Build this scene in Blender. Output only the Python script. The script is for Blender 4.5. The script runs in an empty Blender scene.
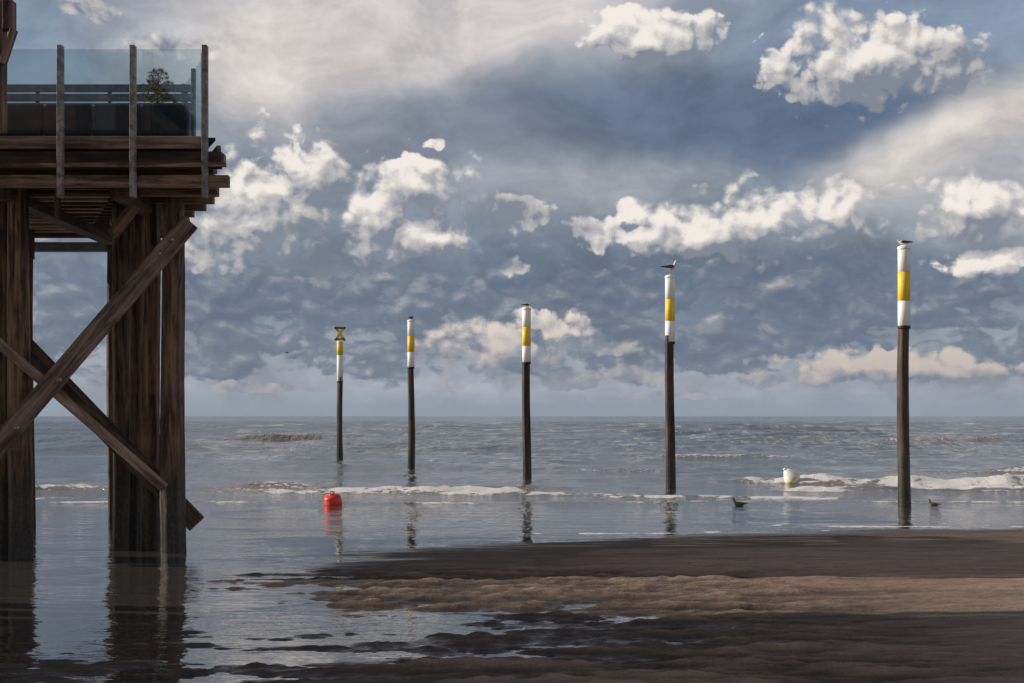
import bpy, bmesh, math, random
import numpy as np
from mathutils import Vector, Matrix

random.seed(7); rng=np.random.RandomState(11)
FP=1422.2; CH=1.7; CX=512.0; HY=416.0
def gp(px,py):
    d=FP*CH/(py-HY); return ((px-CX)/FP*d, d)
def wp(px,py,d): return Vector(((px-CX)/FP*d, d, CH-(py-HY)/FP*d))
def lin(c):
    c=c/255.0
    return c/12.92 if c<=0.04045 else ((c+0.055)/1.055)**2.4
def S(r,g,b): return (lin(r),lin(g),lin(b),1.0)

scene=bpy.context.scene
col=scene.collection

# ------------------------------------------------------------ node helper
class G:
    def __init__(s,nt): s.nt=nt; s.n=nt.nodes; s.l=nt.links
    def new(s,t,**k):
        n=s.n.new(t)
        for a,b in k.items(): setattr(n,a,b)
        return n
    def put(s,sock,v):
        if isinstance(v,bpy.types.NodeSocket): s.l.new(v,sock)
        elif v is not None: sock.default_value=v
    def m(s,op,a,b=None,c=None,clamp=False):
        n=s.new('ShaderNodeMath',operation=op,use_clamp=clamp)
        s.put(n.inputs[0],a); s.put(n.inputs[1],b)
        if c is not None: s.put(n.inputs[2],c)
        return n.outputs[0]
    def v(s,op,a,b=None,c=None):
        n=s.new('ShaderNodeVectorMath',operation=op)
        s.put(n.inputs[0],a); s.put(n.inputs[1],b)
        if c is not None: s.put(n.inputs[2],c)
        return n.outputs['Value'] if op in('LENGTH','DOT_PRODUCT','DISTANCE') else n.outputs[0]
    def noise(s,vec,scale,detail=4,rough=.5,dim='3D',out=0,dist=0.0):
        n=s.new('ShaderNodeTexNoise',noise_dimensions=dim)
        s.put(n.inputs['Vector'],vec); n.inputs['Scale'].default_value=scale
        n.inputs['Detail'].default_value=detail; n.inputs['Roughness'].default_value=rough
        n.inputs['Distortion'].default_value=dist
        return n.outputs[out]
    def vor(s,vec,scale,dim='2D'):
        n=s.new('ShaderNodeTexVoronoi',voronoi_dimensions=dim,feature='F1')
        s.put(n.inputs['Vector'],vec); n.inputs['Scale'].default_value=scale
        return n.outputs['Distance']
    def mr(s,x,a,b,c=0.0,d=1.0,smooth=True):
        n=s.new('ShaderNodeMapRange',interpolation_type='SMOOTHSTEP' if smooth else 'LINEAR')
        s.put(n.inputs[0],x)
        for i,q in enumerate((a,b,c,d)): s.put(n.inputs[i+1],q)
        return n.outputs[0]
    def mix(s,f,a,b):
        n=s.new('ShaderNodeMix',data_type='RGBA')
        s.put(n.inputs[0],f); s.put(n.inputs[6],a); s.put(n.inputs[7],b)
        return n.outputs[2]
    def ramp(s,x,stops):
        n=s.new('ShaderNodeValToRGB'); s.put(n.inputs[0],x)
        e=n.color_ramp.elements
        while len(e)<len(stops): e.new(0.5)
        for i,(p,c) in enumerate(stops): e[i].position=p; e[i].color=c
        return n.outputs[0]
    def xyz(s,x,y,z=0.0):
        n=s.new('ShaderNodeCombineXYZ')
        for i,q in enumerate((x,y,z)): s.put(n.inputs[i],q)
        return n.outputs[0]
    def sep(s,v):
        n=s.new('ShaderNodeSeparateXYZ'); s.put(n.inputs[0],v); return n.outputs

# ------------------------------------------------------------ sun direction
travel=Vector((0.985,-0.15,-0.40)).normalized()
sund=-travel
SEL=math.asin(sund.z); SAZ=math.atan2(sund.x,sund.y)

# ------------------------------------------------------------ world
w=bpy.data.worlds.new("World"); scene.world=w; w.use_nodes=True
try:
    w.cycles.sampling_method='MANUAL'; w.cycles.sample_map_resolution=256
except Exception: pass
g=G(w.node_tree); g.n.clear()
tc=g.new('ShaderNodeTexCoord').outputs['Generated']
x,y,z=g.sep(g.v('NORMALIZE',tc))
az=g.m('ARCTAN2',x,y)
el=g.m('ABSOLUTE',g.m('ARCSINE',z))
P0=g.xyz(az,el)
baseramp=[(0.0,S(142,153,168)),(0.035,S(164,169,180)),(0.10,S(146,154,166)),
    (0.22,S(127,138,153)),(0.42,S(128,139,155)),(0.58,S(138,150,167)),(0.80,S(150,157,168)),(1.0,S(128,136,150))]
base=g.ramp(g.m('MULTIPLY',el,2.0),baseramp)
cn=g.noise(tc,2.2,3,.55)
cheap=g.mix(g.mr(cn,.38,.60),base,S(184,182,184))
cheap=g.mix(g.mr(el,.42,.95),cheap,g.mix(g.mr(cn,.38,.62),S(84,96,118),S(122,126,138)))
wn=g.noise(P0,9.0,3,.55,'2D',1)
P=g.v('ADD',P0,g.v('MULTIPLY',g.v('SUBTRACT',wn,(0.5,0.5,0.5)),(0.070,0.040,0)))
wn2=g.noise(P0,30.0,3,.55,'2D',1)
PW=g.v('ADD',P0,g.v('MULTIPLY',g.v('SUBTRACT',wn2,(0.5,0.5,0.5)),(0.013,0.010,0)))
def ae(px,py):
    u=(px-CX)/FP; v=(HY-py)/FP
    return math.atan(u), math.atan(v/math.sqrt(1+u*u))
colr=base
def blob(px,py,rx,ry,c,wgt=1.0,rot=0.0):
    global colr
    a,e=ae(px,py)
    if rot:
        d=g.v('SUBTRACT',P,(a,e,0))
        n=g.new('ShaderNodeVectorRotate',rotation_type='Z_AXIS'); g.put(n.inputs['Vector'],d); n.inputs['Angle'].default_value=math.radians(rot)
        q=g.v('MULTIPLY',n.outputs[0],(FP/rx,FP/ry,0))
    else:
        q=g.v('MULTIPLY_ADD',P,(FP/rx,FP/ry,0),(-a*FP/rx,-e*FP/ry,0))
    f=g.mr(g.v('LENGTH',q),0.25,1.35,wgt,0.0)
    colr=g.mix(f,colr,c)
blob(60,40,150,80,S(134,152,173),.8)
blob(320,40,210,100,S(208,202,200),1.0)
blob(270,60,90,50,S(222,214,210),.7)
blob(385,120,120,42,S(146,151,162),.8)
blob(540,20,190,60,S(216,209,207),.95)
blob(480,128,150,48,S(120,129,145),.85)
blob(730,15,150,42,S(146,160,178),.7)
blob(910,25,220,60,S(130,147,170),.8)
blob(690,105,240,56,S(98,114,137),.95,rot=6)
blob(840,125,130,52,S(93,110,135),.95,rot=-10)
blob(965,140,155,45,S(214,208,203),1.0,rot=-24)
blob(1010,200,110,60,S(184,184,188),.8)
blob(580,185,170,34,S(164,167,175),.8)
blob(580,272,210,38,S(102,116,136),.9)
blob(860,288,210,38,S(106,120,139),.85)
blob(740,325,170,28,S(104,118,137),.8)
blob(260,300,130,26,S(108,122,141),.8)
vn=g.noise(g.v('MULTIPLY',P,(1.0,1.9,1.0)),13.0,6,.62,'2D')
vv=g.mr(vn,0.33,0.68,0.80,1.19,False)
colr=g.v('MULTIPLY',colr,g.xyz(vv,vv,g.m('POWER',vv,0.9)))
off=(-0.0036,0.0064,0)
# low stratocumulus bank
def low(PP):
    q=g.v('MULTIPLY',PP,(1.0,1.75,1.0))
    n1=g.noise(q,17.0,7,.60,'2D'); v1=g.vor(q,38.0); v2=g.vor(q,90.0)
    return g.m('ADD',g.m('MULTIPLY',g.m('SUBTRACT',n1,.5),2.1),g.m('ADD',g.m('MULTIPLY',g.m('SUBTRACT',.42,v1),.50),g.m('MULTIPLY',g.m('SUBTRACT',.42,v2),.22)))
PL=g.v('ADD',PW,(3.17,0.41,0))
l0=low(PL); l1=low(g.v('ADD',PL,off))
env=g.m('MULTIPLY',g.mr(el,0.010,0.035),g.mr(el,0.085,0.15,1.0,0.0))
lf=g.m('ADD',l0,g.m('MULTIPLY',g.m('SUBTRACT',env,0.70),0.9))
lm=g.mr(lf,-.03,0.20)
ll=g.m('MULTIPLY_ADD',g.m('SUBTRACT',l0,l1),1.05,0.20,clamp=True)
lc=g.ramp(ll,[(0.0,S(98,111,132)),(0.35,S(112,124,143)),(0.7,S(152,155,164)),(1.0,S(208,199,191))])
colr=g.mix(g.m('MULTIPLY',lm,.80),colr,lc)
# bright cumulus
big=[(650,38,58,26),(865,60,72,38),
 (258,212,76,50),(305,172,36,32),(415,185,50,28),(378,212,40,38),(412,238,44,24),
 (700,232,56,26),(765,222,62,32),(830,216,52,28),
 (985,208,66,26),(985,262,56,13),(500,346,62,30),(885,366,84,16)]
small=[(842,34,34,20),(945,70,36,18),(220,235,56,26),
 (520,216,26,17),(597,231,28,17),(631,210,15,12),
 (548,324,32,16),(560,380,44,8),(640,374,28,9),(512,264,14,8),(435,145,9,6),
 (765,380,36,8),(965,374,60,12),(270,388,60,4),(600,350,30,8),(805,378,12,6),(670,395,50,3),
 (170,46,44,12),(88,8,28,10)]
def env_puff(PP,lst,mn=None):
    for (px,py,rx,ry) in lst:
        a,e=ae(px,py); sx=FP/(rx*1.12); sy=FP/(ry*1.12)
        L=g.v('LENGTH',g.v('MULTIPLY_ADD',PP,(sx,sy,0),(-a*sx,-e*sy,0)))
        mn=L if mn is None else g.m('SMOOTH_MIN',mn,L,0.25)
    return mn
def tex_puff(PP):
    q=g.v('MULTIPLY',PP,(1.0,1.15,1.0))
    n1=g.noise(q,24.0,8,.62,'2D'); v1=g.vor(q,48.0); v2=g.vor(q,112.0)
    return g.m('ADD',g.m('MULTIPLY',g.m('SUBTRACT',n1,.5),2.2),g.m('ADD',g.m('MULTIPLY',g.m('SUBTRACT',.40,v1),.62),g.m('MULTIPLY',g.m('SUBTRACT',.40,v2),.40)))
b0=env_puff(PW,big); b1_=env_puff(g.v('ADD',PW,(-0.006,0.014,0)),big)
m0=g.m('MAXIMUM',g.m('SUBTRACT',1.0,env_puff(PW,small,b0)),-1.6)
dm=g.m('SUBTRACT',g.m('MINIMUM',b1_,2.0),g.m('MINIMUM',b0,2.0))
t0=tex_puff(PW); t1=tex_puff(g.v('ADD',PW,off))
f0=g.m('ADD',m0,t0)
softn=g.mr(g.noise(P0,11.0,2,.5,'2D'),.38,.62,.12,.60)
pm=g.mr(f0,-0.14,softn)
pl=g.m('ADD',g.m('MULTIPLY',g.m('SUBTRACT',t0,t1),0.62),g.m('MULTIPLY_ADD',dm,0.80,0.33),clamp=True)
warm=g.mr(el,0.02,0.11)
litc=g.mix(warm,S(210,196,187),S(246,239,231))
shc=g.mix(warm,S(136,142,155),S(130,136,150))
midc=g.mix(warm,S(172,169,173),S(184,182,184))
pc=g.mix(g.mr(pl,0.05,0.42),shc,midc); pc=g.mix(g.mr(pl,0.36,0.90),pc,litc)
colr=g.mix(g.m('MULTIPLY',pm,g.mr(el,.015,.09,.75,.97)),colr,pc)
colr=g.mix(g.mr(el,0.0,0.026,0.8,0.0),colr,S(148,158,172))
k=g.m('MAXIMUM',g.mr(el,.33,.40),g.mr(g.m('ABSOLUTE',az),.55,.70))
sky=g.new('ShaderNodeTexSky',sky_type='NISHITA'); sky.sun_disc=False
sky.sun_elevation=SEL; sky.sun_rotation=SAZ; sky.dust_density=2.0
b1=g.new('ShaderNodeBackground'); g.put(b1.inputs[0],sky.outputs[0]); b1.inputs[1].default_value=0.10
b2=g.new('ShaderNodeBackground'); g.put(b2.inputs[0],colr)
b3=g.new('ShaderNodeBackground'); g.put(b3.inputs[0],cheap)
mk=g.new('ShaderNodeMixShader'); g.put(mk.inputs[0],k); g.l.new(b2.outputs[0],mk.inputs[1]); g.l.new(b3.outputs[0],mk.inputs[2])
ms=g.new('ShaderNodeMixShader'); ms.inputs[0].default_value=0.97
g.l.new(b1.outputs[0],ms.inputs[1]); g.l.new(mk.outputs[0],ms.inputs[2])
wo=g.new('ShaderNodeOutputWorld'); g.l.new(ms.outputs[0],wo.inputs[0])

sl=bpy.data.lights.new("sun",'SUN'); sl.energy=5.0; sl.angle=math.radians(.5); sl.color=(1.0,.89,.77)
so=bpy.data.objects.new("sun",sl); col.objects.link(so); so.rotation_euler=travel.to_track_quat('-Z','Y').to_euler(); so.location=(-30,10,30)

# ------------------------------------------------------------ materials
def newmat(name):
    m=bpy.data.materials.new(name); m.use_nodes=True; gg=G(m.node_tree)
    b=gg.n['Principled BSDF']; return m,gg,b
def wood(name,dark,light,axis,scale=1.0,rough=.75,bump=.012,wetz=None):
    m,q,b=newmat(name)
    oc=q.new('ShaderNodeTexCoord').outputs['Object']
    rnd=q.new('ShaderNodeObjectInfo').outputs['Random']
    st={'X':(1.2,14,14),'Z':(14,14,1.0)}[axis]
    v=q.v('ADD',q.v('MULTIPLY',oc,tuple(k*scale for k in st)),q.xyz(q.m('MULTIPLY',rnd,37.0),q.m('MULTIPLY',rnd,11.0),q.m('MULTIPLY',rnd,23.0)))
    n=q.noise(v,1.0,6,.70,dist=.4); n2=q.noise(oc,1.7,3,.6)
    f=q.mr(q.m('MULTIPLY_ADD',n2,.35,q.m('MULTIPLY',n,1.05)),.54,.88)
    c=q.mix(f,dark,light)
    r2=q.m('MULTIPLY_ADD',rnd,.7,.60)
    c=q.v('MULTIPLY',c,q.xyz(r2,r2,r2))
    if wetz is not None:
        pz=q.sep(q.new('ShaderNodeNewGeometry').outputs['Position'])[2]
        wz=q.mr(q.m('ADD',pz,q.m('MULTIPLY',q.m('SUBTRACT',n2,.5),1.4)),.1,wetz,.0,1.0)
        alg=q.mix(q.mr(q.noise(oc,24,4,.7),.45,.65),(.010,.009,.007,1),(.05,.038,.024,1))
        c=q.mix(wz,alg,c)
        q.put(b.inputs['Roughness'],q.mr(wz,0,1,.35,rough))
    else: b.inputs['Roughness'].default_value=rough
    q.put(b.inputs['Base Color'],c)
    bp=q.new('ShaderNodeBump'); bp.inputs['Strength'].default_value=.9; bp.inputs['Distance'].default_value=bump
    q.put(bp.inputs['Height'],n); q.put(b.inputs['Normal'],bp.outputs[0])
    return m
def plain(name,c,rough=.5,metal=0,var=.25,sc=12,bump=.001):
    m,q,b=newmat(name)
    oc=q.new('ShaderNodeTexCoord').outputs['Object']
    n=q.noise(oc,sc,5,.65)
    f=q.mr(n,.3,.7,1-var,1+var*.5)
    q.put(b.inputs['Base Color'],q.v('MULTIPLY',(c[0],c[1],c[2]),q.xyz(f,f,f)))
    b.inputs['Roughness'].default_value=rough; b.inputs['Metallic'].default_value=metal
    bp=q.new('ShaderNodeBump'); bp.inputs['Distance'].default_value=bump; q.put(bp.inputs['Height'],n); q.put(b.inputs['Normal'],bp.outputs[0])
    return m
def sleeve(name,c):
    """painted sleeve with grime runs and a few rubbed patches"""
    m,q,b=newmat(name)
    pos=q.new('ShaderNodeNewGeometry').outputs['Position']
    run=q.noise(q.v('MULTIPLY',pos,(26,26,1.3)),1.0,5,.65); pat=q.noise(q.v('MULTIPLY',pos,(9,9,5)),1.0,5,.7)
    f=q.mr(run,.35,.68,1.02,.80)
    cc=q.v('MULTIPLY',c,q.xyz(f,q.m('MULTIPLY',f,.99),q.m('MULTIPLY',f,.96)))
    cc=q.mix(q.mr(pat,.63,.72,0,.75),cc,(.22,.18,.14,1)); q.put(b.inputs['Base Color'],cc)
    b.inputs['Roughness'].default_value=.55; return m
M_pile=wood("weathered_pile_wood",(.011,.007,.005,1),(.30,.175,.108,1),'Z',1.0,.7,.045,wetz=1.7)
M_beam=wood("beam_wood",(.04,.026,.018,1),(.33,.21,.145,1),'X',1.0,.75,.012)
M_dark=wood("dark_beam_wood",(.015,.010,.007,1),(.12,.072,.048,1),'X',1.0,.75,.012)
M_brace=wood("brace_wood",(.05,.035,.027,1),(.37,.255,.19,1),'X',.8,.75,.015)
M_rail=wood("grey_railing_wood",(.12,.11,.10,1),(.36,.33,.31,1),'Z',1.0,.6,.004)
M_pole=wood("marker_pole_wood",(.008,.006,.005,1),(.085,.052,.036,1),'Z',.9,.7,.02,wetz=1.6)
M_white=sleeve("white_sleeve_paint",(.90,.90,.88))
M_yellow=sleeve("yellow_paint",(.92,.62,.05))
M_black=plain("black_rubber",(.02,.02,.02),.6)
M_red=plain("red_buoy_plastic",(.75,.04,.02),.35,0,.35,9)
M_buoyw=plain("white_buoy_plastic",(.85,.85,.80),.4)
M_buoyy=plain("pale_yellow_buoy_plastic",(.80,.70,.18),.4)
M_gw=plain("white_feathers",(.72,.71,.69),.8); M_gg=plain("grey_feathers",(.22,.23,.25),.8,0,.3,40)
M_br=plain("brown_feathers",(.09,.065,.045),.8,0,.4,40); M_bk=plain("yellow_beak",(.6,.32,.05),.5)
M_char=plain("charcoal_wicker",(.020,.025,.034),.7,0,.4,60,.004)
M_gray=plain("grey_painted_wood",(.19,.22,.26),.6,0,.25,9)
M_steel=plain("galvanised_bolt",(.35,.34,.33),.4,.8)
M_wall=wood("red_brown_wall_boards",(.10,.055,.035,1),(.26,.15,.10,1),'X',.6,.7,.006)
M_roof=plain("roof_felt",(.07,.065,.06),.85)
M_win=plain("window_glass",(.03,.04,.05),.08)
m,q,b=newmat("railing_glass"); M_glass=m
tr=q.new('ShaderNodeBsdfTransparent'); tr.inputs[0].default_value=(.84,.90,.92,1)
gl=q.new('ShaderNodeBsdfGlossy'); gl.inputs['Roughness'].default_value=.03
mx=q.new('ShaderNodeMixShader'); mx.inputs[0].default_value=.08
q.l.new(tr.outputs[0],mx.inputs[1]); q.l.new(gl.outputs[0],mx.inputs[2]); q.l.new(mx.outputs[0],q.n['Material Output'].inputs[0])
m,q,b=newmat("pine_needles"); M_pine=m
n=q.noise(q.new('ShaderNodeTexCoord').outputs['Object'],25,3)
q.put(b.inputs['Base Color'],q.mix(q.mr(n,.35,.65),(.035,.045,.018,1),(.20,.17,.06,1))); b.inputs['Roughness'].default_value=.7

# ------------------------------------------------------------ mesh helpers
def empty(name,loc=(0,0,0)):
    e=bpy.data.objects.new(name,None); e.location=loc; e.empty_display_size=.3; col.objects.link(e); return e
def obj(name,verts,faces,mat=None,parent=None,smooth=False,loc=None,mats=None,fm=None):
    me=bpy.data.meshes.new(name); me.from_pydata([tuple(v) for v in verts],[],faces); me.update()
    o=bpy.data.objects.new(name,me); col.objects.link(o)
    for k in (mats or ([mat] if mat else [])): me.materials.append(k)
    if fm: me.polygons.foreach_set('material_index',fm)
    if smooth: me.polygons.foreach_set('use_smooth',[True]*len(faces))
    if parent: o.parent=parent
    if loc is not None: o.location=loc
    return o
def beam(name,p0,p1,wd,ht,mat,parent,bev=.008,seg=1):
    """box along local X from p0 to p1 (world), wd across, ht up"""
    p0=Vector(p0);p1=Vector(p1); d=p1-p0; L=d.length; X=d.normalized()
    up=Vector((0,0,1)) if abs(X.z)<.9 else Vector((0,1,0))
    Y=up.cross(X).normalized(); Z=X.cross(Y)
    v=[(sx*L/2,sy*wd/2,sz*ht/2) for sx in(-1,1) for sy in(-1,1) for sz in(-1,1)]
    f=[(0,1,3,2),(4,6,7,5),(0,4,5,1),(2,3,7,6),(0,2,6,4),(1,5,7,3)]
    o=obj(name,v,f,mat,None)
    R=Matrix((X,Y,Z)).transposed().to_4x4(); R.translation=(p0+p1)/2
    if parent: o.parent=parent; R=Matrix.Translation(-parent.location)@R
    o.matrix_local=R
    if bev:
        bm=o.modifiers.new('bevel','BEVEL'); bm.width=bev; bm.segments=2
    return o
def pile(name,xx,yy,z0,z1,r0,r1,mat,parent,lean=(0,0),rough=.035,n=28,rings=46,seed=0):
    rs=np.random.RandomState(seed); ph=rs.rand(8)*6.28
    vs=[];fs=[]
    for i in range(rings+1):
        t=i/rings; zz=z0+(z1-z0)*t; r=r0+(r1-r0)*t
        cx=lean[0]*t+.02*math.sin(ph[0]+t*5); cy=lean[1]*t+.02*math.sin(ph[1]+t*4)
        for k in range(n):
            a=2*math.pi*k/n
            rr=r*(1+rough*(math.sin(3*a+ph[2]+t*2)+.8*math.sin(7*a+ph[3]-t*3)+.6*math.sin(11*a+ph[4]+t*6)*math.sin(t*9+ph[5]))+rough*.5*(rs.rand()-.5))
            vs.append((cx+rr*math.cos(a),cy+rr*math.sin(a),zz))
    for i in range(rings):
        for k in range(n):
            a=i*n+k;b=i*n+(k+1)%n; fs.append((a,b,b+n,a+n))
    fs.append(tuple(range(n-1,-1,-1))); fs.append(tuple(rings*n+k for k in range(n)))
    o=obj(name,vs,fs,mat,parent,True)
    pl=parent.location if parent else Vector((0,0,0))
    o.location=(xx-pl.x,yy-pl.y,-pl.z)
    return o
def lathe(name,prof,mat,parent,n=32,loc=(0,0,0),mats=None,mf=None):
    vs=[];fs=[];fm=[]
    for r,zz in prof:
        for k in range(n):
            a=2*math.pi*k/n; vs.append((r*math.cos(a),r*math.sin(a),zz))
    for i in range(len(prof)-1):
        for k in range(n):
            a=i*n+k;b=i*n+(k+1)%n; fs.append((a,b,b+n,a+n)); fm.append(mf[i] if mf else 0)
    fs.append(tuple(range(n-1,-1,-1))); fs.append(tuple((len(prof)-1)*n+k for k in range(n))); fm+= [fm[0],fm[-1]]
    return obj(name,vs,fs,mat,parent,True,loc,mats,fm)

# ------------------------------------------------------------ numpy noise
def vnoise(X,Y,seed):
    r=np.random.RandomState(seed); T=r.rand(256,256).astype(np.float32)
    xi=np.floor(X).astype(np.int32); yi=np.floor(Y).astype(np.int32); fx=X-xi; fy=Y-yi
    fx=fx*fx*(3-2*fx); fy=fy*fy*(3-2*fy)
    a=T[xi&255,yi&255];b=T[(xi+1)&255,yi&255];c=T[xi&255,(yi+1)&255];d=T[(xi+1)&255,(yi+1)&255]
    return (a*(1-fx)+b*fx)*(1-fy)+(c*(1-fx)+d*fx)*fy
def fbm(X,Y,seed,o=5,ro=.5):
    s=0;a=1;t=0
    for i in range(o):
        s=s+a*vnoise(X*2**i+17.3*i,Y*2**i+5.1*i,seed+i); t+=a; a*=ro
    return s/t-.5
def sst(x,a,b):
    t=np.clip((x-a)/(b-a),0,1); return t*t*(3-2*t)
def stretch(lo,hi,step,far_lo,far_hi,gr=1.12):
    c=list(np.arange(lo,hi,step)); s=step; v=c[-1]
    while v<far_hi: s*=gr; v+=s; c.append(v)
    s=step; v=c[0]; pre=[]
    while v>far_lo: s*=gr; v-=s; pre.append(v)
    return np.array(pre[::-1]+c)
def gridmesh(name,xs,ys,Z,mat,attrs={}):
    nx,ny=len(xs),len(ys); XX,YY=np.meshgrid(xs,ys,indexing='ij')
    co=np.stack([XX,YY,Z],-1).reshape(-1,3).astype(np.float32)
    i=np.arange(nx-1)[:,None]*ny+np.arange(ny-1)[None,:]; i=i.reshape(-1)
    fa=np.stack([i,i+ny,i+ny+1,i+1],-1).astype(np.int32)
    me=bpy.data.meshes.new(name); me.vertices.add(len(co)); me.vertices.foreach_set('co',co.ravel())
    me.loops.add(fa.size); me.loops.foreach_set('vertex_index',fa.ravel())
    me.polygons.add(len(fa)); me.polygons.foreach_set('loop_start',np.arange(0,fa.size,4,dtype=np.int32))
    me.polygons.foreach_set('use_smooth',np.ones(len(fa),dtype=bool))
    me.update(); me.validate()
    for k,a in attrs.items():
        at=me.attributes.new(k,'FLOAT','POINT'); at.data.foreach_set('value',a.reshape(-1).astype(np.float32))
    me.materials.append(mat); o=bpy.data.objects.new(name,me); col.objects.link(o); return o

# ------------------------------------------------------------ beach sand
poly=[(300,27),(60,24.5),(16,23.2)]+[gp(*p) for p in [(1024,528),(860,530),(700,536),(560,543),(450,549),(380,555),(325,561),(300,568),(325,577),(375,584),(395,597),(440,607),(520,613),(620,618),(680,625),(600,633),(450,645),(330,655),(200,668),(60,679)]]+[(-4.5,8.2),(-12,7.2),(-60,6),(-300,4),(-300,-200),(300,-200)]
xs=stretch(-7,11,.040,-400,400,1.15); ys=stretch(8.2,24,.030,-150,9000,1.15)
XX,YY=np.meshgrid(xs,ys,indexing='ij')
d2=np.full(XX.shape,1e9); inside=np.zeros(XX.shape,bool)
for i in range(len(poly)):
    ax,ay=poly[i]; bx,by=poly[(i+1)%len(poly)]
    ex,ey=bx-ax,by-ay; t=np.clip(((XX-ax)*ex+(YY-ay)*ey)/(ex*ex+ey*ey),0,1)
    d2=np.minimum(d2,(XX-ax-t*ex)**2+(YY-ay-t*ey)**2)
    if ay!=by:
        cnd=((ay>YY)!=(by>YY))&(XX<(bx-ax)*(YY-ay)/(by-ay)+ax); inside^=cnd
dd=np.sqrt(d2)
Zs=np.where(inside,.15*(1-np.exp(-dd/5.0)),-np.minimum(.018*dd,1.8))
near=1-sst(YY,19,24)
low_edge=(1-sst(YY,14.4,16.2))*sst(XX,-5.0,-2.0)*(1-sst(XX,1.6,4.0))   # runnel margins in the lower centre
mid=fbm(XX*1.5+.7*YY,YY*5.0,9,5,.62); mid2=fbm(XX*4.0-.8*YY,YY*12,15,3,.6)
Zs=Zs+near*(.040*fbm(XX*.6,YY*1.6,3,5,.55)+(.020+.145*low_edge)*mid+(.004+.046*low_edge)*mid2+.004*fbm(XX*11,YY*20,21,2))
Zs=Zs+np.where(inside,1,0)*(1-sst(YY,24,40))*sst(dd,.3,2.5)*(.045*fbm(XX*.6,YY*1.5,77,4,.5)+.009*fbm(XX*3.2,YY*5.5,87,4,.6))
trail=np.zeros(XX.shape)
for k_,(x0_,y0_,am,fr) in enumerate(((2.0,12.9,.35,.55),(2.4,12.5,.35,.55),(1.2,13.7,.5,.4))):
    yc=y0_+am*np.sin(XX*fr+k_*.2)+.06*(XX-x0_)
    trail=np.maximum(trail,np.exp(-((YY-yc)/.07)**2)*sst(XX,x0_,x0_+1.5)*(.6+.8*fbm(XX*5,YY*5,130+k_,2)))
Zs-=.018*trail*inside
m,q,b=newmat("wet_sand"); M_sand=m
pos=q.new('ShaderNodeNewGeometry').outputs['Position']; px_,py_,pz_=q.sep(pos)
n1=q.noise(q.v('MULTIPLY',pos,(.5,1.4,1)),1.3,6,.6); n2=q.noise(pos,60,4,.7); n3=q.noise(q.v('MULTIPLY',pos,(.8,6,1)),1.6,6,.68)
n4=q.noise(q.v('MULTIPLY',pos,(5,8,1)),1.6,5,.62)
h=q.m('ADD',pz_,q.m('MULTIPLY',q.m('SUBTRACT',n1,.5),.06))
dry=q.mr(h,.0,.095)
c=q.mix(dry,(.050,.038,.032,1),(.320,.228,.174,1))
f=q.m('MULTIPLY_ADD',q.mr(n3,.3,.7),.40,.76); f=q.m('MULTIPLY',f,q.mr(n2,.3,.7,.78,1.16)); f=q.m('MULTIPLY',f,q.mr(n4,.3,.7,.88,1.10))
c=q.v('MULTIPLY',c,q.xyz(f,f,f)); q.put(b.inputs['Base Color'],c)
wetp=q.m('ADD',h,q.m('MULTIPLY',q.m('SUBTRACT',n3,.5),.08))
q.put(b.inputs['Roughness'],q.mr(wetp,-.005,.030,.24,.85))
q.put(b.inputs['Specular IOR Level'],q.mr(wetp,0,.04,.5,.12))
hh=q.m('ADD',q.m('MULTIPLY',n2,.006),q.m('ADD',q.m('MULTIPLY',n4,.022),q.m('MULTIPLY',n3,.016)))
bp=q.new('ShaderNodeBump'); bp.inputs['Distance'].default_value=1.0; q.put(bp.inputs['Height'],hh); q.put(bp.inputs['Strength'],q.mr(h,-.01,.04,.25,1.0))
q.put(b.inputs['Normal'],bp.outputs[0])
gridmesh("beach_sand",xs,ys,Zs,M_sand)

# ------------------------------------------------------------ sea water
xs=stretch(-36,40,.17,-6000,6000,1.14)
ys=[-5.,4.]; v=8.0
while v<26: v*=1.012; ys.append(v)
while v<120: v*=1.0050; ys.append(v)
while v<9000: v*=1.009; ys.append(v)
ys=np.array(ys); XX,YY=np.meshgrid(xs,ys,indexing='ij')
sp=np.maximum(np.where(YY<120,YY*.0050,YY*.009),.17)
Zw=np.zeros(XX.shape); amp=.25*sst(YY,26,40)+.75*sst(YY,40,75)
gust=1+1.3*fbm(XX/22,YY/40,300,3)
for i in range(24):
    lam=10**rng.uniform(-.05,1.15); a=.0105*lam**.70*rng.uniform(.6,1.3); th=rng.normal(0,.65 if lam<5 else .3); k=2*math.pi/lam; ph=rng.rand()*6.28
    fil=1-sst(sp*3.0/lam,.7,1.2)
    wob=1.6*fbm(XX/(lam*3),YY/(lam*3),100+i,1)
    s=np.sin(k*(YY*math.cos(th)+XX*math.sin(th))+ph+wob*3)
    Zw+=a*fil*amp*(s+.45*s*s)*gust
foam=np.zeros(XX.shape); brown=np.zeros(XX.shape)
tur=fbm(XX*2.2,YY*3.0,900,4,.65)
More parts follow.
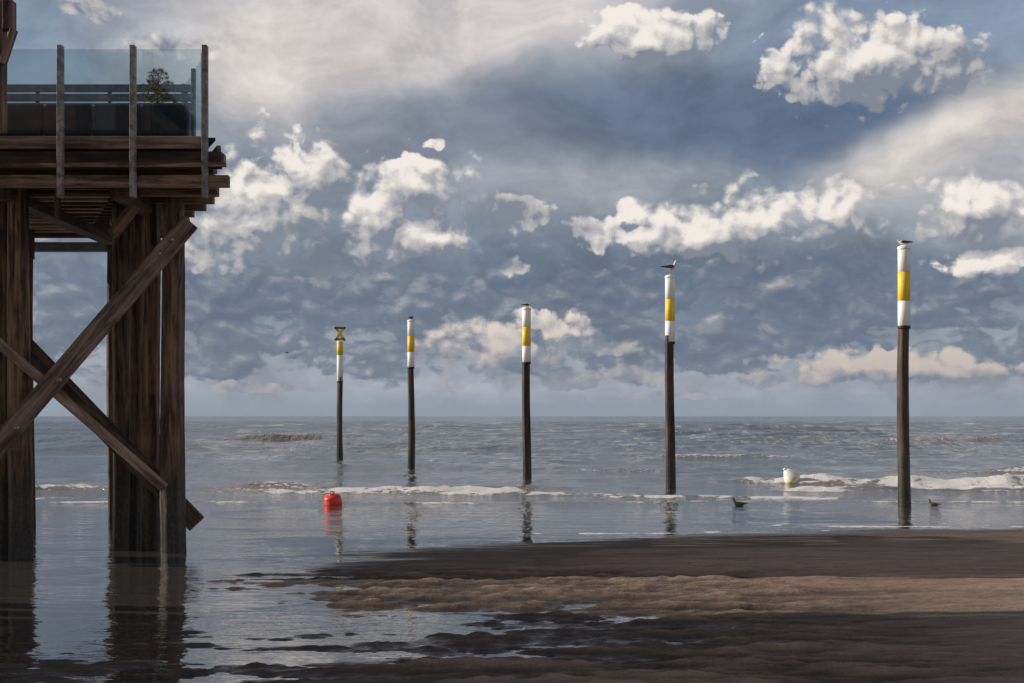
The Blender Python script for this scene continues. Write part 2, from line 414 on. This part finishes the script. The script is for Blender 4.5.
def breaker(pxa,pxb,pyc,hgt,wid,foamf,brownf,seed,slope=0.0,fw=1.0):
    global Zw,foam,brown
    yc=FP*CH/(pyc-HY); xa=(pxa-CX)/FP*yc; xb=(pxb-CX)/FP*yc; tp=yc*.05
    j0,j1=np.searchsorted(ys,[yc*.72,yc*1.35]); sl_=(slice(None),slice(j0,j1)); X=XX[sl_];Y=YY[sl_]
    e=sst(X,xa-.6,xa+tp+.6)*(1-sst(X,xb-tp-.6,xb+.6))
    yc=yc+slope*(X-xa)+2.0*fbm(X*.16,X*0+seed,seed,4)+.6*fbm(X*1.1,X*0+seed,seed+3,4,.6)
    e=e*np.clip(.80+1.8*fbm(X*.45,X*0+3.3,seed+9,4,.6),.10,1.3)
    u=Y-yc
    pr=np.where(u<0,np.exp(-(u/(wid*.42))**2),np.exp(-(u/wid)**2))
    ff=np.exp(-((u+wid*.22)/(wid*.60*fw))**2)
    fo=foamf*np.clip(e*1.3,0,1)*ff*np.clip(1.0+2.8*fbm(X*1.3,Y*1.8,seed+5,5,.65),0,1.45)
    Zw[sl_]+=hgt*e*pr+np.clip(fo-.45,0,.6)*.45*(tur[sl_]+.05)*min(1,hgt*6)
    foam[sl_]=np.maximum(foam[sl_],fo)
    brown[sl_]=np.maximum(brown[sl_],brownf*np.clip(e,0,1)*np.exp(-((u+wid*.15)/(wid*.8))**2))
breaker(-400,118,491,.26,.9,1.30,1.2,31,fw=1.2)
breaker(-400,118,497,.05,.5,1.10,.4,32)
breaker(190,345,490,.17,.8,.75,1.6,37)
breaker(190,580,493,.12,.6,1.28,.8,41,fw=1.0)
breaker(360,700,496,.07,.5,1.10,.5,45)
breaker(430,570,488,.14,.6,.85,1.2,46)
breaker(695,785,477,.36,1.2,.72,1.7,51)
breaker(690,1400,485,.24,.9,1.12,1.4,57,fw=1.3)
breaker(760,1500,491,.10,.7,1.08,.7,61,fw=1.1)
breaker(560,900,498,.04,.4,.90,.3,63)
breaker(-300,1400,502,.02,.4,.68,.15,65)
breaker(700,1500,444,.36,2.8,.45,1.1,71,fw=.5)
breaker(150,380,443.5,.20,2.6,.25,.8,75,fw=.5)
breaker(420,560,448,.16,2.2,.38,.4,77,fw=.5)
breaker(860,1500,474,.24,1.0,.88,1.3,79,fw=.7)
breaker(530,700,472,.16,1.0,.80,.8,80,fw=.7)
breaker(-500,1500,433,.35,4.0,.20,.2,81,fw=.4)
breaker(560,860,460,.18,1.6,.62,.4,83,fw=.5)
breaker(190,320,472,.07,1.2,.60,.4,85,fw=.5)
breaker(-400,118,470,.18,1.4,.62,.6,87,fw=.5)
breaker(640,1500,525,.014,.25,1.05,.0,91,fw=.8)
breaker(480,900,531,.010,.18,.90,.0,93,fw=.7)
m,q,b=newmat("sea_water_surface"); M_sea=m
pos=q.new('ShaderNodeNewGeometry').outputs['Position']; px_,py_,pz_=q.sep(pos)
at=q.new('ShaderNodeAttribute',attribute_name='foam').outputs['Fac']; ab=q.new('ShaderNodeAttribute',attribute_name='brown').outputs['Fac']
fn=q.noise(q.v('MULTIPLY',pos,(2.0,2.6,4)),2.4,7,.75); fv=q.vor(q.v('MULTIPLY',pos,(1,1.5,0)),6.0)
ft=q.m('ADD',q.m('MULTIPLY_ADD',q.m('SUBTRACT',fn,.5),1.7,.42),q.m('MULTIPLY',fv,.40))
fm_=q.mr(q.m('SUBTRACT',at,ft),-.06,.16)
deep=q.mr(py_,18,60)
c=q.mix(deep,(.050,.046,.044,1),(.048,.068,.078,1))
c=q.mix(q.m('MULTIPLY',ab,q.mr(fn,.3,.6,.6,1.0),clamp=True),c,(.16,.100,.055,1))
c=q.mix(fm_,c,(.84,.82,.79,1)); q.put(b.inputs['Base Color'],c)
patch=q.noise(q.v('MULTIPLY',pos,(.22,.055,0)),1.0,6,.68)
pk=q.mr(patch,.38,.60)
q.put(b.inputs['Roughness'],q.m('ADD',q.mr(fm_,0,1,.04,.7),q.m('MULTIPLY',q.mr(py_,30,300,0.0,.12),pk)))
q.put(b.inputs['IOR'],q.mr(py_,14,70,2.9,1.6))
r0=q.noise(q.v('MULTIPLY',pos,(2.6,5.5,1)),1.0,3,.55); r1=q.noise(q.v('MULTIPLY',pos,(.9,2.0,1)),1.0,5,.62); r2=q.noise(q.v('MULTIPLY',pos,(.2,.33,1)),1.0,6,.6)
pm_=q.noise(q.v('MULTIPLY',pos,(.3,.6,1)),1.0,4,.55)
a0=q.m('MULTIPLY',q.mr(pm_,.40,.62,.15,1.0),q.mr(px_,-4.5,-1.5,.026,.014))
amr=q.mr(py_,17,36,.005,.12); amr=q.m('MULTIPLY',amr,q.mr(pk,0,1,.2,1.0))
hgt=q.m('ADD',q.m('MULTIPLY',r0,a0),q.m('ADD',q.m('MULTIPLY',r1,amr),q.m('MULTIPLY',r2,q.m('MULTIPLY',q.mr(py_,40,120,.0,.34),q.mr(pk,0,1,.2,1.0)))))
hgt=q.m('ADD',hgt,q.m('MULTIPLY',fm_,q.m('MULTIPLY',fn,.16)))
bp=q.new('ShaderNodeBump'); bp.inputs['Distance'].default_value=1.0; q.put(bp.inputs['Height'],hgt); q.put(b.inputs['Normal'],bp.outputs[0])
gridmesh("sea_water",xs,ys,Zw,M_sea,{'foam':foam,'brown':brown})

# ------------------------------------------------------------ marker posts
def marker(px,pybase,pytop,bands,name="marker_post",first=None):
    X,D=gp(px,pybase); zt=lambda p:CH+(HY-p)/FP*D
    e=empty(name,(X,D,0)); s=int(px)
    pile("wooden_pole",X,D,-1.2,zt(bands[-1][1])+.15,.122,.098,M_pole,e,rough=.05,n=24,rings=44,seed=s)
    for i,(a,bb,mt) in enumerate(bands):
        z1,z0=zt(a),zt(bb); r=.113
        k={'w':M_white,'y':M_yellow}[mt]
        lathe("%s_band_%d"%({'w':'white','y':'yellow'}[mt],i+1),[(r-.012,z0+.001),(r,z0+.006),(r,z1-.006),(r-.012,z1-.001)],k,e,28)
    zz=zt(bands[0][0])
    lathe("post_cap",[(.119,zz-.03),(.122,zz-.02),(.120,zz+.02),(.06,zz+.05),(.01,zz+.055)],M_white,e,24)
    lathe("lower_collar",[(.108,zt(bands[-1][1])-.05),(.117,zt(bands[-1][1])-.045),(.117,zt(bands[-1][1])-.002),(.108,zt(bands[-1][1])+.002)],M_black,e,24)
    return e,X,D,zz+.055
posts=[marker(904,508,245,[(248,272,'w'),(272,301,'y'),(301,326,'w')]),
 marker(670,489,276,[(277,299,'w'),(299,321,'y'),(321,342,'w')]),
 marker(526.5,481,309,[(309,327,'w'),(327,346,'y'),(346,362,'w')]),
 marker(411,469,321,[(321,336,'w'),(336,352,'y'),(352,367,'w')]),
 marker(340,462,341,[(342,355,'y'),(355,381,'w')])]
e,X,D,zt=posts[4]
for i,sg in enumerate((-1,1)):
    a=Vector((X-.19*sg,D-.02*i,zt-.02)); bb=Vector((X+.19*sg,D-.02*i,zt+.52))
    beam("topmark_arm_%d"%(i+1),a,bb,.05,.10,M_yellow,e,.006)
beam("topmark_plate_top",(X-.2,D-.06,zt+.46),(X+.2,D-.06,zt+.46),.03,.06,M_black,e,.004)
beam("topmark_plate_bottom",(X-.17,D-.06,zt+.05),(X+.17,D-.06,zt+.05),.03,.06,M_black,e,.004)

# ------------------------------------------------------------ birds
def loft(name,pts,mat,parent,n=14):
    vs=[];fs=[]
    for i,(xx,zz,ry,rz) in enumerate(pts):
        a=pts[max(i-1,0)];bq=pts[min(i+1,len(pts)-1)]; tx,tz=bq[0]-a[0],bq[1]-a[1]; L=math.hypot(tx,tz) or 1; tx/=L;tz/=L
        for k in range(n):
            t=2*math.pi*k/n; vs.append((xx-tz*rz*math.sin(t),ry*math.cos(t),zz+tx*rz*math.sin(t)))
    for i in range(len(pts)-1):
        for k in range(n):
            a=i*n+k;bq=i*n+(k+1)%n; fs.append((a,bq,bq+n,a+n))
    fs.append(tuple(range(n-1,-1,-1))); fs.append(tuple((len(pts)-1)*n+k for k in range(n)))
    o=obj(name,vs,fs,mat,parent,True); sm=o.modifiers.new('s','SUBSURF'); sm.levels=1; sm.render_levels=1; return o
def bird(name,loc,heading,scale,body=None,wing=None,swim=False,crouch=False,headm=None):
    e=empty(name,loc); e.rotation_euler=(0,0,heading); e.scale=(scale,)*3
    body=body or M_gw; wing=wing or M_gg
    lz=0 if (swim or crouch) else .11
    if swim: lz=-.035
    k=.6 if crouch else 1
    loft("body",[(-.235,lz+.085,.012,.004),(-.17,lz+.085,.035,.018),(-.10,lz+.075,.060,.042),(-.02,lz+.07,.075,.062),(.06,lz+.078,.072,.064),
        (.115,lz+.105,.052,.050),(.140,lz+.15*k+.02,.034,.036),(.150,lz+.20*k+.01,.032,.034),(.165,lz+.225*k+.01,.034,.033),(.19,lz+.23*k+.008,.022,.022),(.205,lz+.228*k+.008,.010,.010)],body,e)
    loft("beak",[(.195,lz+.228*k+.006,.012,.011),(.23,lz+.224*k+.006,.007,.008),(.255,lz+.214*k+.006,.002,.003)],M_bk,e,8)
    for s in(-1,1):
        o=loft("wing_left" if s>0 else "wing_right",[(.09,.10,.012,.03),(.04,.10,.018,.048),(-.05,.10,.018,.045),(-.16,.095,.012,.026),(-.27,.10,.004,.008)],wing,e,10)
        o.location=(0,s*.066,lz-.008); o.rotation_euler=(0,0,s*.14)
        if not(swim or crouch):
            l=lathe("leg_left" if s>0 else "leg_right",[(.007,0),(.005,.05),(.009,.12),(.015,.15)],M_bk,e,8,(0.01,s*.03,0))
            obj("foot_left" if s>0 else "foot_right",[(-.01,0,.004),(.06,.028,.004),(.065,0,.006),(.06,-.028,.004)],[(0,3,2),(0,2,1)],M_bk,e,False,(0.01,s*.03,0))
        ob=lathe("eye_left" if s>0 else "eye_right",[(.001,-.005),(.005,0),(.001,.005)],M_black,e,8,(.178,s*.029,lz+.232*k+.008))
    return e
def onpost(i,**k):
    e,X,D,zt=posts[i]; return bird(loc=(X,D,zt-.002),**k)
onpost(1,name="seagull",heading=math.radians(15),scale=.92,body=M_gw,wing=M_br)
onpost(0,name="resting_tern",heading=math.radians(170),scale=.62,crouch=True,wing=M_br)
onpost(2,name="resting_seagull",heading=math.radians(20),scale=.62,crouch=True,wing=M_br)
onpost(3,name="resting_seagull",heading=math.radians(70),scale=.66,body=M_br,wing=M_br,crouch=True)
X,D=gp(739,505.5); bird("swimming_duck",(X,D,0),math.radians(185),.66,M_br,M_br,swim=True)
X,D=gp(934,505.5); bird("swimming_duck",(X,D,0),math.radians(150),.55,M_br,M_br,swim=True)
def flying(px,py,d,sc,hd):
    p=wp(px,py,d); e=empty("flying_gull",p); e.rotation_euler=(0,0,hd); e.scale=(sc,)*3
    loft("body",[(-.25,0,.01,.006),(-.1,0,.045,.04),(.05,0,.06,.055),(.16,.01,.035,.035),(.22,.01,.01,.01)],M_gg,e,10)
    for s in(-1,1):
        obj("wing_left" if s>0 else "wing_right",[(.08,s*.03,.02),(-.08,s*.03,.02),(.10,s*.35,.16),(-.03,s*.35,.16),(-.06,s*.72,.06),(-.10,s*.70,.06)],[(0,1,3,2),(2,3,5,4)],M_gg,e)
flying(287,353,140,.8,.4); flying(98,330,130,.8,1.0)

# ------------------------------------------------------------ buoys
X,D=gp(333.5,505); e=empty("red_buoy",(X,D,.0)); e.rotation_euler=(math.radians(8),math.radians(-12),.4)
lathe("buoy_body",[(.05,-.14),(.135,-.12),(.165,-.06),(.170,.0),(.176,.02),(.176,.06),(.168,.08),(.162,.15),(.140,.19),(.06,.205)],M_red,e,32)
lathe("top_collar",[(.062,.195),(.062,.215),(.03,.225)],M_red,e,20)
vs=[];fs=[]
for i in range(24):
    A=2*math.pi*i/24
    for k in range(8):
        Bq=2*math.pi*k/8; r=.032+.010*math.cos(Bq); vs.append((r*math.cos(A),.010*math.sin(Bq),.240+r*math.sin(A)))
for i in range(24):
    for k in range(8): fs.append((i*8+k,i*8+(k+1)%8,((i+1)%24)*8+(k+1)%8,((i+1)%24)*8+k))
obj("mooring_ring",vs,fs,M_red,e,True)
X,D=gp(791,485); e=empty("conical_buoy",(X,D,.21)); e.rotation_euler=(math.radians(6),math.radians(-42),0)
lathe("buoy_cone",[(.05,-.18),(.17,-.15),(.205,-.08),(.205,-.02),(.17,.06),(.10,.17),(.05,.22),(.02,.23)],None,e,28,mats=[M_buoyw,M_buoyy],mf=[0,0,1,0,0,0,0])
lathe("top_knob",[(.03,.22),(.040,.24),(.03,.265),(.005,.27)],M_buoyw,e,16)

# ------------------------------------------------------------ stilt house
H=empty("stilt_house",(-6,16.5,0))
xe=lambda yy:-3.42-.38*(yy-16.5)
XL=-14.0; YF=16.5; YB=19.9
vs=[];fs=[]
yy=YF
while yy<YB:
    x1=xe(yy)-.02; o0=len(vs); zt=4.93+random.uniform(-.002,.002)
    for xx,dy in((XL,0),(x1,0),(x1-.38*.13,.13),(XL,.13)): vs.append((xx+6,yy+dy-16.5,zt))
    for xx,dy in((XL,0),(x1,0),(x1-.38*.13,.13),(XL,.13)): vs.append((xx+6,yy+dy-16.5,zt-.035))
    fs+=[(o0,o0+1,o0+2,o0+3),(o0+7,o0+6,o0+5,o0+4),(o0,o0+4,o0+5,o0+1),(o0+1,o0+5,o0+6,o0+2),(o0+2,o0+6,o0+7,o0+3),(o0+3,o0+7,o0+4,o0)]
    yy+=.142
obj("deck_boards",vs,fs,M_dark,H)
beam("upper_fascia",(XL,16.44,4.86),(-3.52,16.44,4.86),.05,.145,M_brace,H)
beam("middle_fascia_plank",(XL,16.47,4.66),(-3.36,16.47,4.66),.06,.20,M_dark,H)
beam("middle_fascia_lower",(XL,16.42,4.565),(-3.30,16.42,4.60),.05,.05,M_beam,H)
beam("lower_front_joist",(XL,16.50,4.42),(-3.28,16.50,4.42),.12,.135,M_beam,H)
yy=16.86; i=0
while yy<21.2:
    i+=1
    beam("joist_%d"%i,(XL,yy,4.60),(xe(yy)+random.uniform(.0,.16),yy,4.60),.10,.24,M_dark,H)
    if i%2==0: beam("joist_end_block_%d"%i,(xe(yy)-.9,yy+.13,4.44),(xe(yy)+random.uniform(.05,.22),yy+.13,4.44),.12,.14,M_beam,H)
    yy+=.30
yy=17.4; i=0
while yy<21.0:
    i+=1; beam("under_slat_%d"%i,(-11,yy,4.40),(xe(yy)-1.15,yy,4.40),.10,.05,M_brace,H); yy+=.33
for i,xx in enumerate((-12.4,-9.2,-5.98,-4.62)):
    beam("cross_girder_%d"%(i+1),(xx,16.7,4.36),(xx,min(21.2,16.5+(xx+3.3)/-.38 if xx>-5 else 21.2),4.36),.20,.22,M_dark,H)
beam("end_trim_board",(-3.40,16.50,4.78),(xe(20)+.05,20,4.78),.05,.12,M_beam,H)
for i,(a,dz) in enumerate(((16.9,.0),(17.5,-.02),(18.2,.01),(19.0,0),(19.8,-.01))):
    beam("projecting_beam_end_%d"%(i+1),(xe(a)-.8,a,4.76+dz),(xe(a)+.16,a,4.76+dz),.16,.10,M_beam,H)
beam("rear_tie_beam",(XL,21.4,4.24),(-5.6,21.4,4.24),.14,.14,M_gray,H)
beam("rear_upper_beam",(XL,21.3,4.45),(-5.1,21.3,4.45),.14,.16,M_dark,H)
beam("hanging_block",(-6.9,20.4,4.38),(-6.9,20.4,3.95),.08,.10,M_dark,H)
beam("hanging_strut",(-5.35,16.75,4.35),(-5.35,16.75,4.02),.06,.07,M_dark,H)
def gpile(name,px,d,wpx,zt,seed,lean=(0,0)):
    r=wpx/FP*d/2; xx=(px-CX)/FP*d
    pile(name,xx-lean[0],d,-1.2,zt,r*1.08,r*.86,M_pile,H,lean=lean,seed=seed,rough=.06)
gpile("pile_1",171,17.75,24,4.45,1,(-.05,0)); gpile("pile_2",151,18.0,18,4.45,2,(-.03,0)); gpile("pile_3",136,18.35,15,4.45,3); gpile("pile_4",121,18.15,16,4.45,4,(.02,0))
gpile("pile_6",129,19.6,12,4.45,6); gpile("pile_5",146,19.9,14,4.45,5)
gpile("pile_7",20,16.95,23,4.5,7); gpile("pile_8",1,17.1,20,4.5,8); gpile("pile_9",-16,17.3,26,4.5,9); gpile("pile_10",10,18.2,14,4.5,10)
gpile("pile_11",31,21.0,7,4.3,11); gpile("pile_12",111,21.3,7,4.3,12); gpile("pile_13",-150,17.3,30,4.5,13); gpile("pile_14",-170,20.5,30,4.5,14)
for i,(px,d) in enumerate(((-260,17.3),(-230,20.5))): gpile("pile_%d"%(15+i),px,d,30,4.5,20+i)
beam("diagonal_brace_front",wp(190,222,17.40),wp(-40,490,16.45),.09,.235,M_brace,H,.012)
beam("diagonal_brace_rear",wp(-30,290,17.20),wp(197,524,17.98),.10,.25,M_dark,H,.012)
beam("diagonal_brace_rear_plank",wp(-30,318,16.62),wp(165,488,17.45),.05,.12,M_brace,H,.01)
beam("short_cap_brace",wp(112,235,17.3),wp(135,205,17.3),.08,.14,M_beam,H,.01)
for i,(px,py,d) in enumerate(((172,240,17.30),(160,254,17.26),(18,428,16.56),(60,380,16.72))):
    p=wp(px,py,d); o=lathe("bolt_%d"%(i+1),[(.03,0),(.03,.02),(.015,.03)],M_steel,H,12,(p.x+6,p.y-16.5-.02,p.z)); o.rotation_euler=(math.radians(90),0,0)
for i,px in enumerate((205,133,60.5,-12,-84,-157,-230)):
    xx=(px-CX)/FP*16.36
    beam("railing_post_%d"%(i+1),(xx,16.36,4.21),(xx,16.36,5.96),.06,.105,M_rail,H,.006)
    for zz in(4.45,4.62,4.84):
        o=lathe("rail_bolt",[(.018,0),(.018,.012),(.008,.018)],M_steel,H,10,(xx+6,16.328-16.5,zz)); o.rotation_euler=(math.radians(90),0,0)
def glass(name,a,bb,z0,z1):
    a=Vector((a[0],a[1],0));bb=Vector((bb[0],bb[1],0)); beam(name,a+Vector((0,0,(z0+z1)/2)),bb+Vector((0,0,(z0+z1)/2)),.012,z1-z0,M_glass,H,0)
pxs=[205,133,60.5,-12,-84,-157]
for i in range(5):
    a=(pxs[i]-CX)/FP*16.44-.02;bb=(pxs[i+1]-CX)/FP*16.44+.02
    glass("glass_panel_%d"%(i+1),(a,16.41),(bb,16.41),5.0,5.93)
sy=[16.75,17.5,18.3,19.1,19.85]
for i,yy in enumerate(sy): beam("side_railing_post_%d"%(i+1),(xe(yy)-.12,yy,4.95),(xe(yy)-.12,yy,5.97),.05,.07,M_rail,H,.005)
for i in range(4): glass("side_glass_panel_%d"%(i+1),(xe(sy[i]+.06)-.12,sy[i]+.06),(xe(sy[i+1]-.06)-.12,sy[i+1]-.06),5.0,5.93)
# hut with its own platform (mostly left of the picture)
HX=-4.83; HYB=13.6
beam("hut_platform_edge",(HX-.26,-3,4.66),(HX-.26,HYB,4.66),.12,.30,M_beam,H)
beam("hut_platform_front",(-16,HYB-.06,4.66),(HX-.325,HYB-.06,4.66),.12,.30,M_beam,H)
beam("hut_floor",(-15.9,5.2,4.84),(HX-.34,5.2,4.84),16.5,.06,M_dark,H,0)
for i,yy in enumerate(np.arange(-2,13,1.2)): beam("hut_floor_joist_%d"%(i+1),(-15.9,yy,4.66),(HX-.33,yy,4.66),.12,.28,M_dark,H)
beam("hut_corner_post",(HX-.09,HYB+.02,4.42),(HX-.09,HYB+.02,7.6),.13,.14,M_beam,H)
for i,zz in enumerate((5.30,5.62,5.96)): beam("hut_side_board_%d"%(i+1),(HX-.23,3,zz),(HX-.23,HYB-.05,zz),.04,.20,M_beam,H)
beam("hut_bracket_arm",(HX-.02,HYB-.06,5.05),(HX+.09,HYB-.06,5.38),.06,.08,M_beam,H)
beam("hut_upper_trim",(HX+.03,HYB-.02,5.38),(HX+.03,HYB-.02,5.66),.10,.12,M_beam,H)
x0,x1,y0,y1,z0,z1,zr=-15,-6.3,-2,12.3,4.87,7.2,9.0
hv=[(x0,y0,z0),(x1,y0,z0),(x1,y1,z0),(x0,y1,z0),(x0,y0,z1),(x1,y0,z1),(x1,y1,z1),(x0,y1,z1),((x0+x1)/2,y0,zr),((x0+x1)/2,y1,zr)]
obj("hut_walls",[(a+6,b_-16.5,c_) for a,b_,c_ in hv],[(0,1,5,8,4),(1,2,6,5),(2,3,7,9,6),(3,0,4,7)],M_wall,H)
for s,n_ in((1,"roof_slope_right"),(-1,"roof_slope_left")):
    mx_=(x0+x1)/2; ex_=x1+.5 if s>0 else x0-.5
    zl=z1-.5*(zr-z1)/((x1-x0)/2)+.06
    a=Vector((mx_,0,zr+.08)); c_=Vector((ex_,0,zl))
    vv=[]
    for yv in(y0-.5,y1+.6):
        for p in(a,c_,c_+Vector((0,0,.12)),a+Vector((0,0,.12))): vv.append((p.x+6,yv-16.5,p.z))
    obj(n_,vv,[(0,1,2,3),(7,6,5,4),(0,4,5,1),(1,5,6,2),(2,6,7,3),(3,7,4,0)],M_roof,H)
for i,yv in enumerate((1,4.5,8,11)):
    beam("hut_window_frame_%d"%(i+1),(x1+.02,yv-.6,6.1),(x1+.02,yv+.6,6.1),.06,1.1,M_gw,H)
    beam("hut_window_pane_%d"%(i+1),(x1+.045,yv-.5,6.1),(x1+.045,yv+.5,6.1),.03,.92,M_win,H,0)
k=30
for xx in(-6.3,-9.5,-13):
    for yv in(13.0,8,2.5):
        k+=1; pile("hut_pile_%d"%k,xx,yv,-1,4.52,.17,.15,M_pile,H,seed=k,rings=20)

# ------------------------------------------------------------ lounge bench, planter pine
B=empty("deck_lounge_bench",(-5,17.3,4.94))
def bb(name,x0,x1,y0,y1,z0,z1,mat,bev=.01,par=B):
    return beam(name,(x0,(y0+y1)/2,(z0+z1)/2),(x1,(y0+y1)/2,(z0+z1)/2),y1-y0,z1-z0,mat,par,bev)
for i in range(5):
    xr=-3.90-i*.58; bb("cushion_panel_%d"%(i+1),xr-.56,xr,17.05,17.17,5.06,5.45,M_char,.03)
    bb("bench_leg_%d"%(i+1),xr-.05,xr,17.2,17.3,4.94,5.40,M_gray)
bb("seat_board",-6.9,-3.95,17.19,17.60,5.28,5.33,M_gray)
for i in range(3): bb("backrest_slat_%d"%(i+1),-6.9,-3.98,17.68,17.72,5.50+i*.115,5.595+i*.115,M_gray,.006)
for i,xx in enumerate((-6.8,-5.9,-5.0,-4.05)): bb("backrest_support_%d"%(i+1),xx-.04,xx,17.725,17.78,4.94,5.83,M_gray,.005)
PT=empty("potted_pine",(-4.33,17.40,5.33))
lathe("pot",[(.09,0.0),(.10,.01),(.12,.13),(.13,.135),(.13,.16),(.11,.16),(.10,.14),(.01,.14)],M_char,PT,24)
lathe("trunk",[(.022,.13),(.016,.3),(.008,.52),(.002,.60)],M_pile,PT,10)
vs=[];fs=[]
for bq in range(120):
    zz=random.uniform(.14,.58); rr=(.26*(1-(zz-.14)/.54)+.02)*random.uniform(.5,1.1); A=random.uniform(0,6.283)
    cx,cy,cz=rr*math.cos(A),rr*math.sin(A),zz+rr*.25
    for t in range(24):
        d=Vector((random.gauss(0,1)+math.cos(A)*.5,random.gauss(0,1)+math.sin(A)*.5,random.gauss(.6,.8))).normalized()*random.uniform(.03,.06)
        s=d.cross(Vector((random.random(),random.random(),random.random()))).normalized()*.0035
        o=Vector((cx,cy,cz)); i0=len(vs); vs+=[o-s,o+s,o+d]; fs.append((i0,i0+1,i0+2))
    i0=len(vs); vs+=[(0,0,zz-.02),(0,0,zz-.01),(cx,cy,cz)]; fs.append((i0,i0+1,i0+2))
obj("needles",vs,fs,M_pine,PT)

# ------------------------------------------------------------ camera
cd=bpy.data.cameras.new("camera"); cd.lens=50; cd.sensor_width=36; cd.shift_y=(HY-341.5)/1024; cd.clip_end=20000; cd.clip_start=.1
co=bpy.data.objects.new("camera",cd); co.location=(0,0,CH); co.rotation_euler=(math.radians(90),0,0); col.objects.link(co)
scene.camera=co
scene.view_settings.view_transform='Standard'; scene.view_settings.look='None'; scene.view_settings.exposure=0
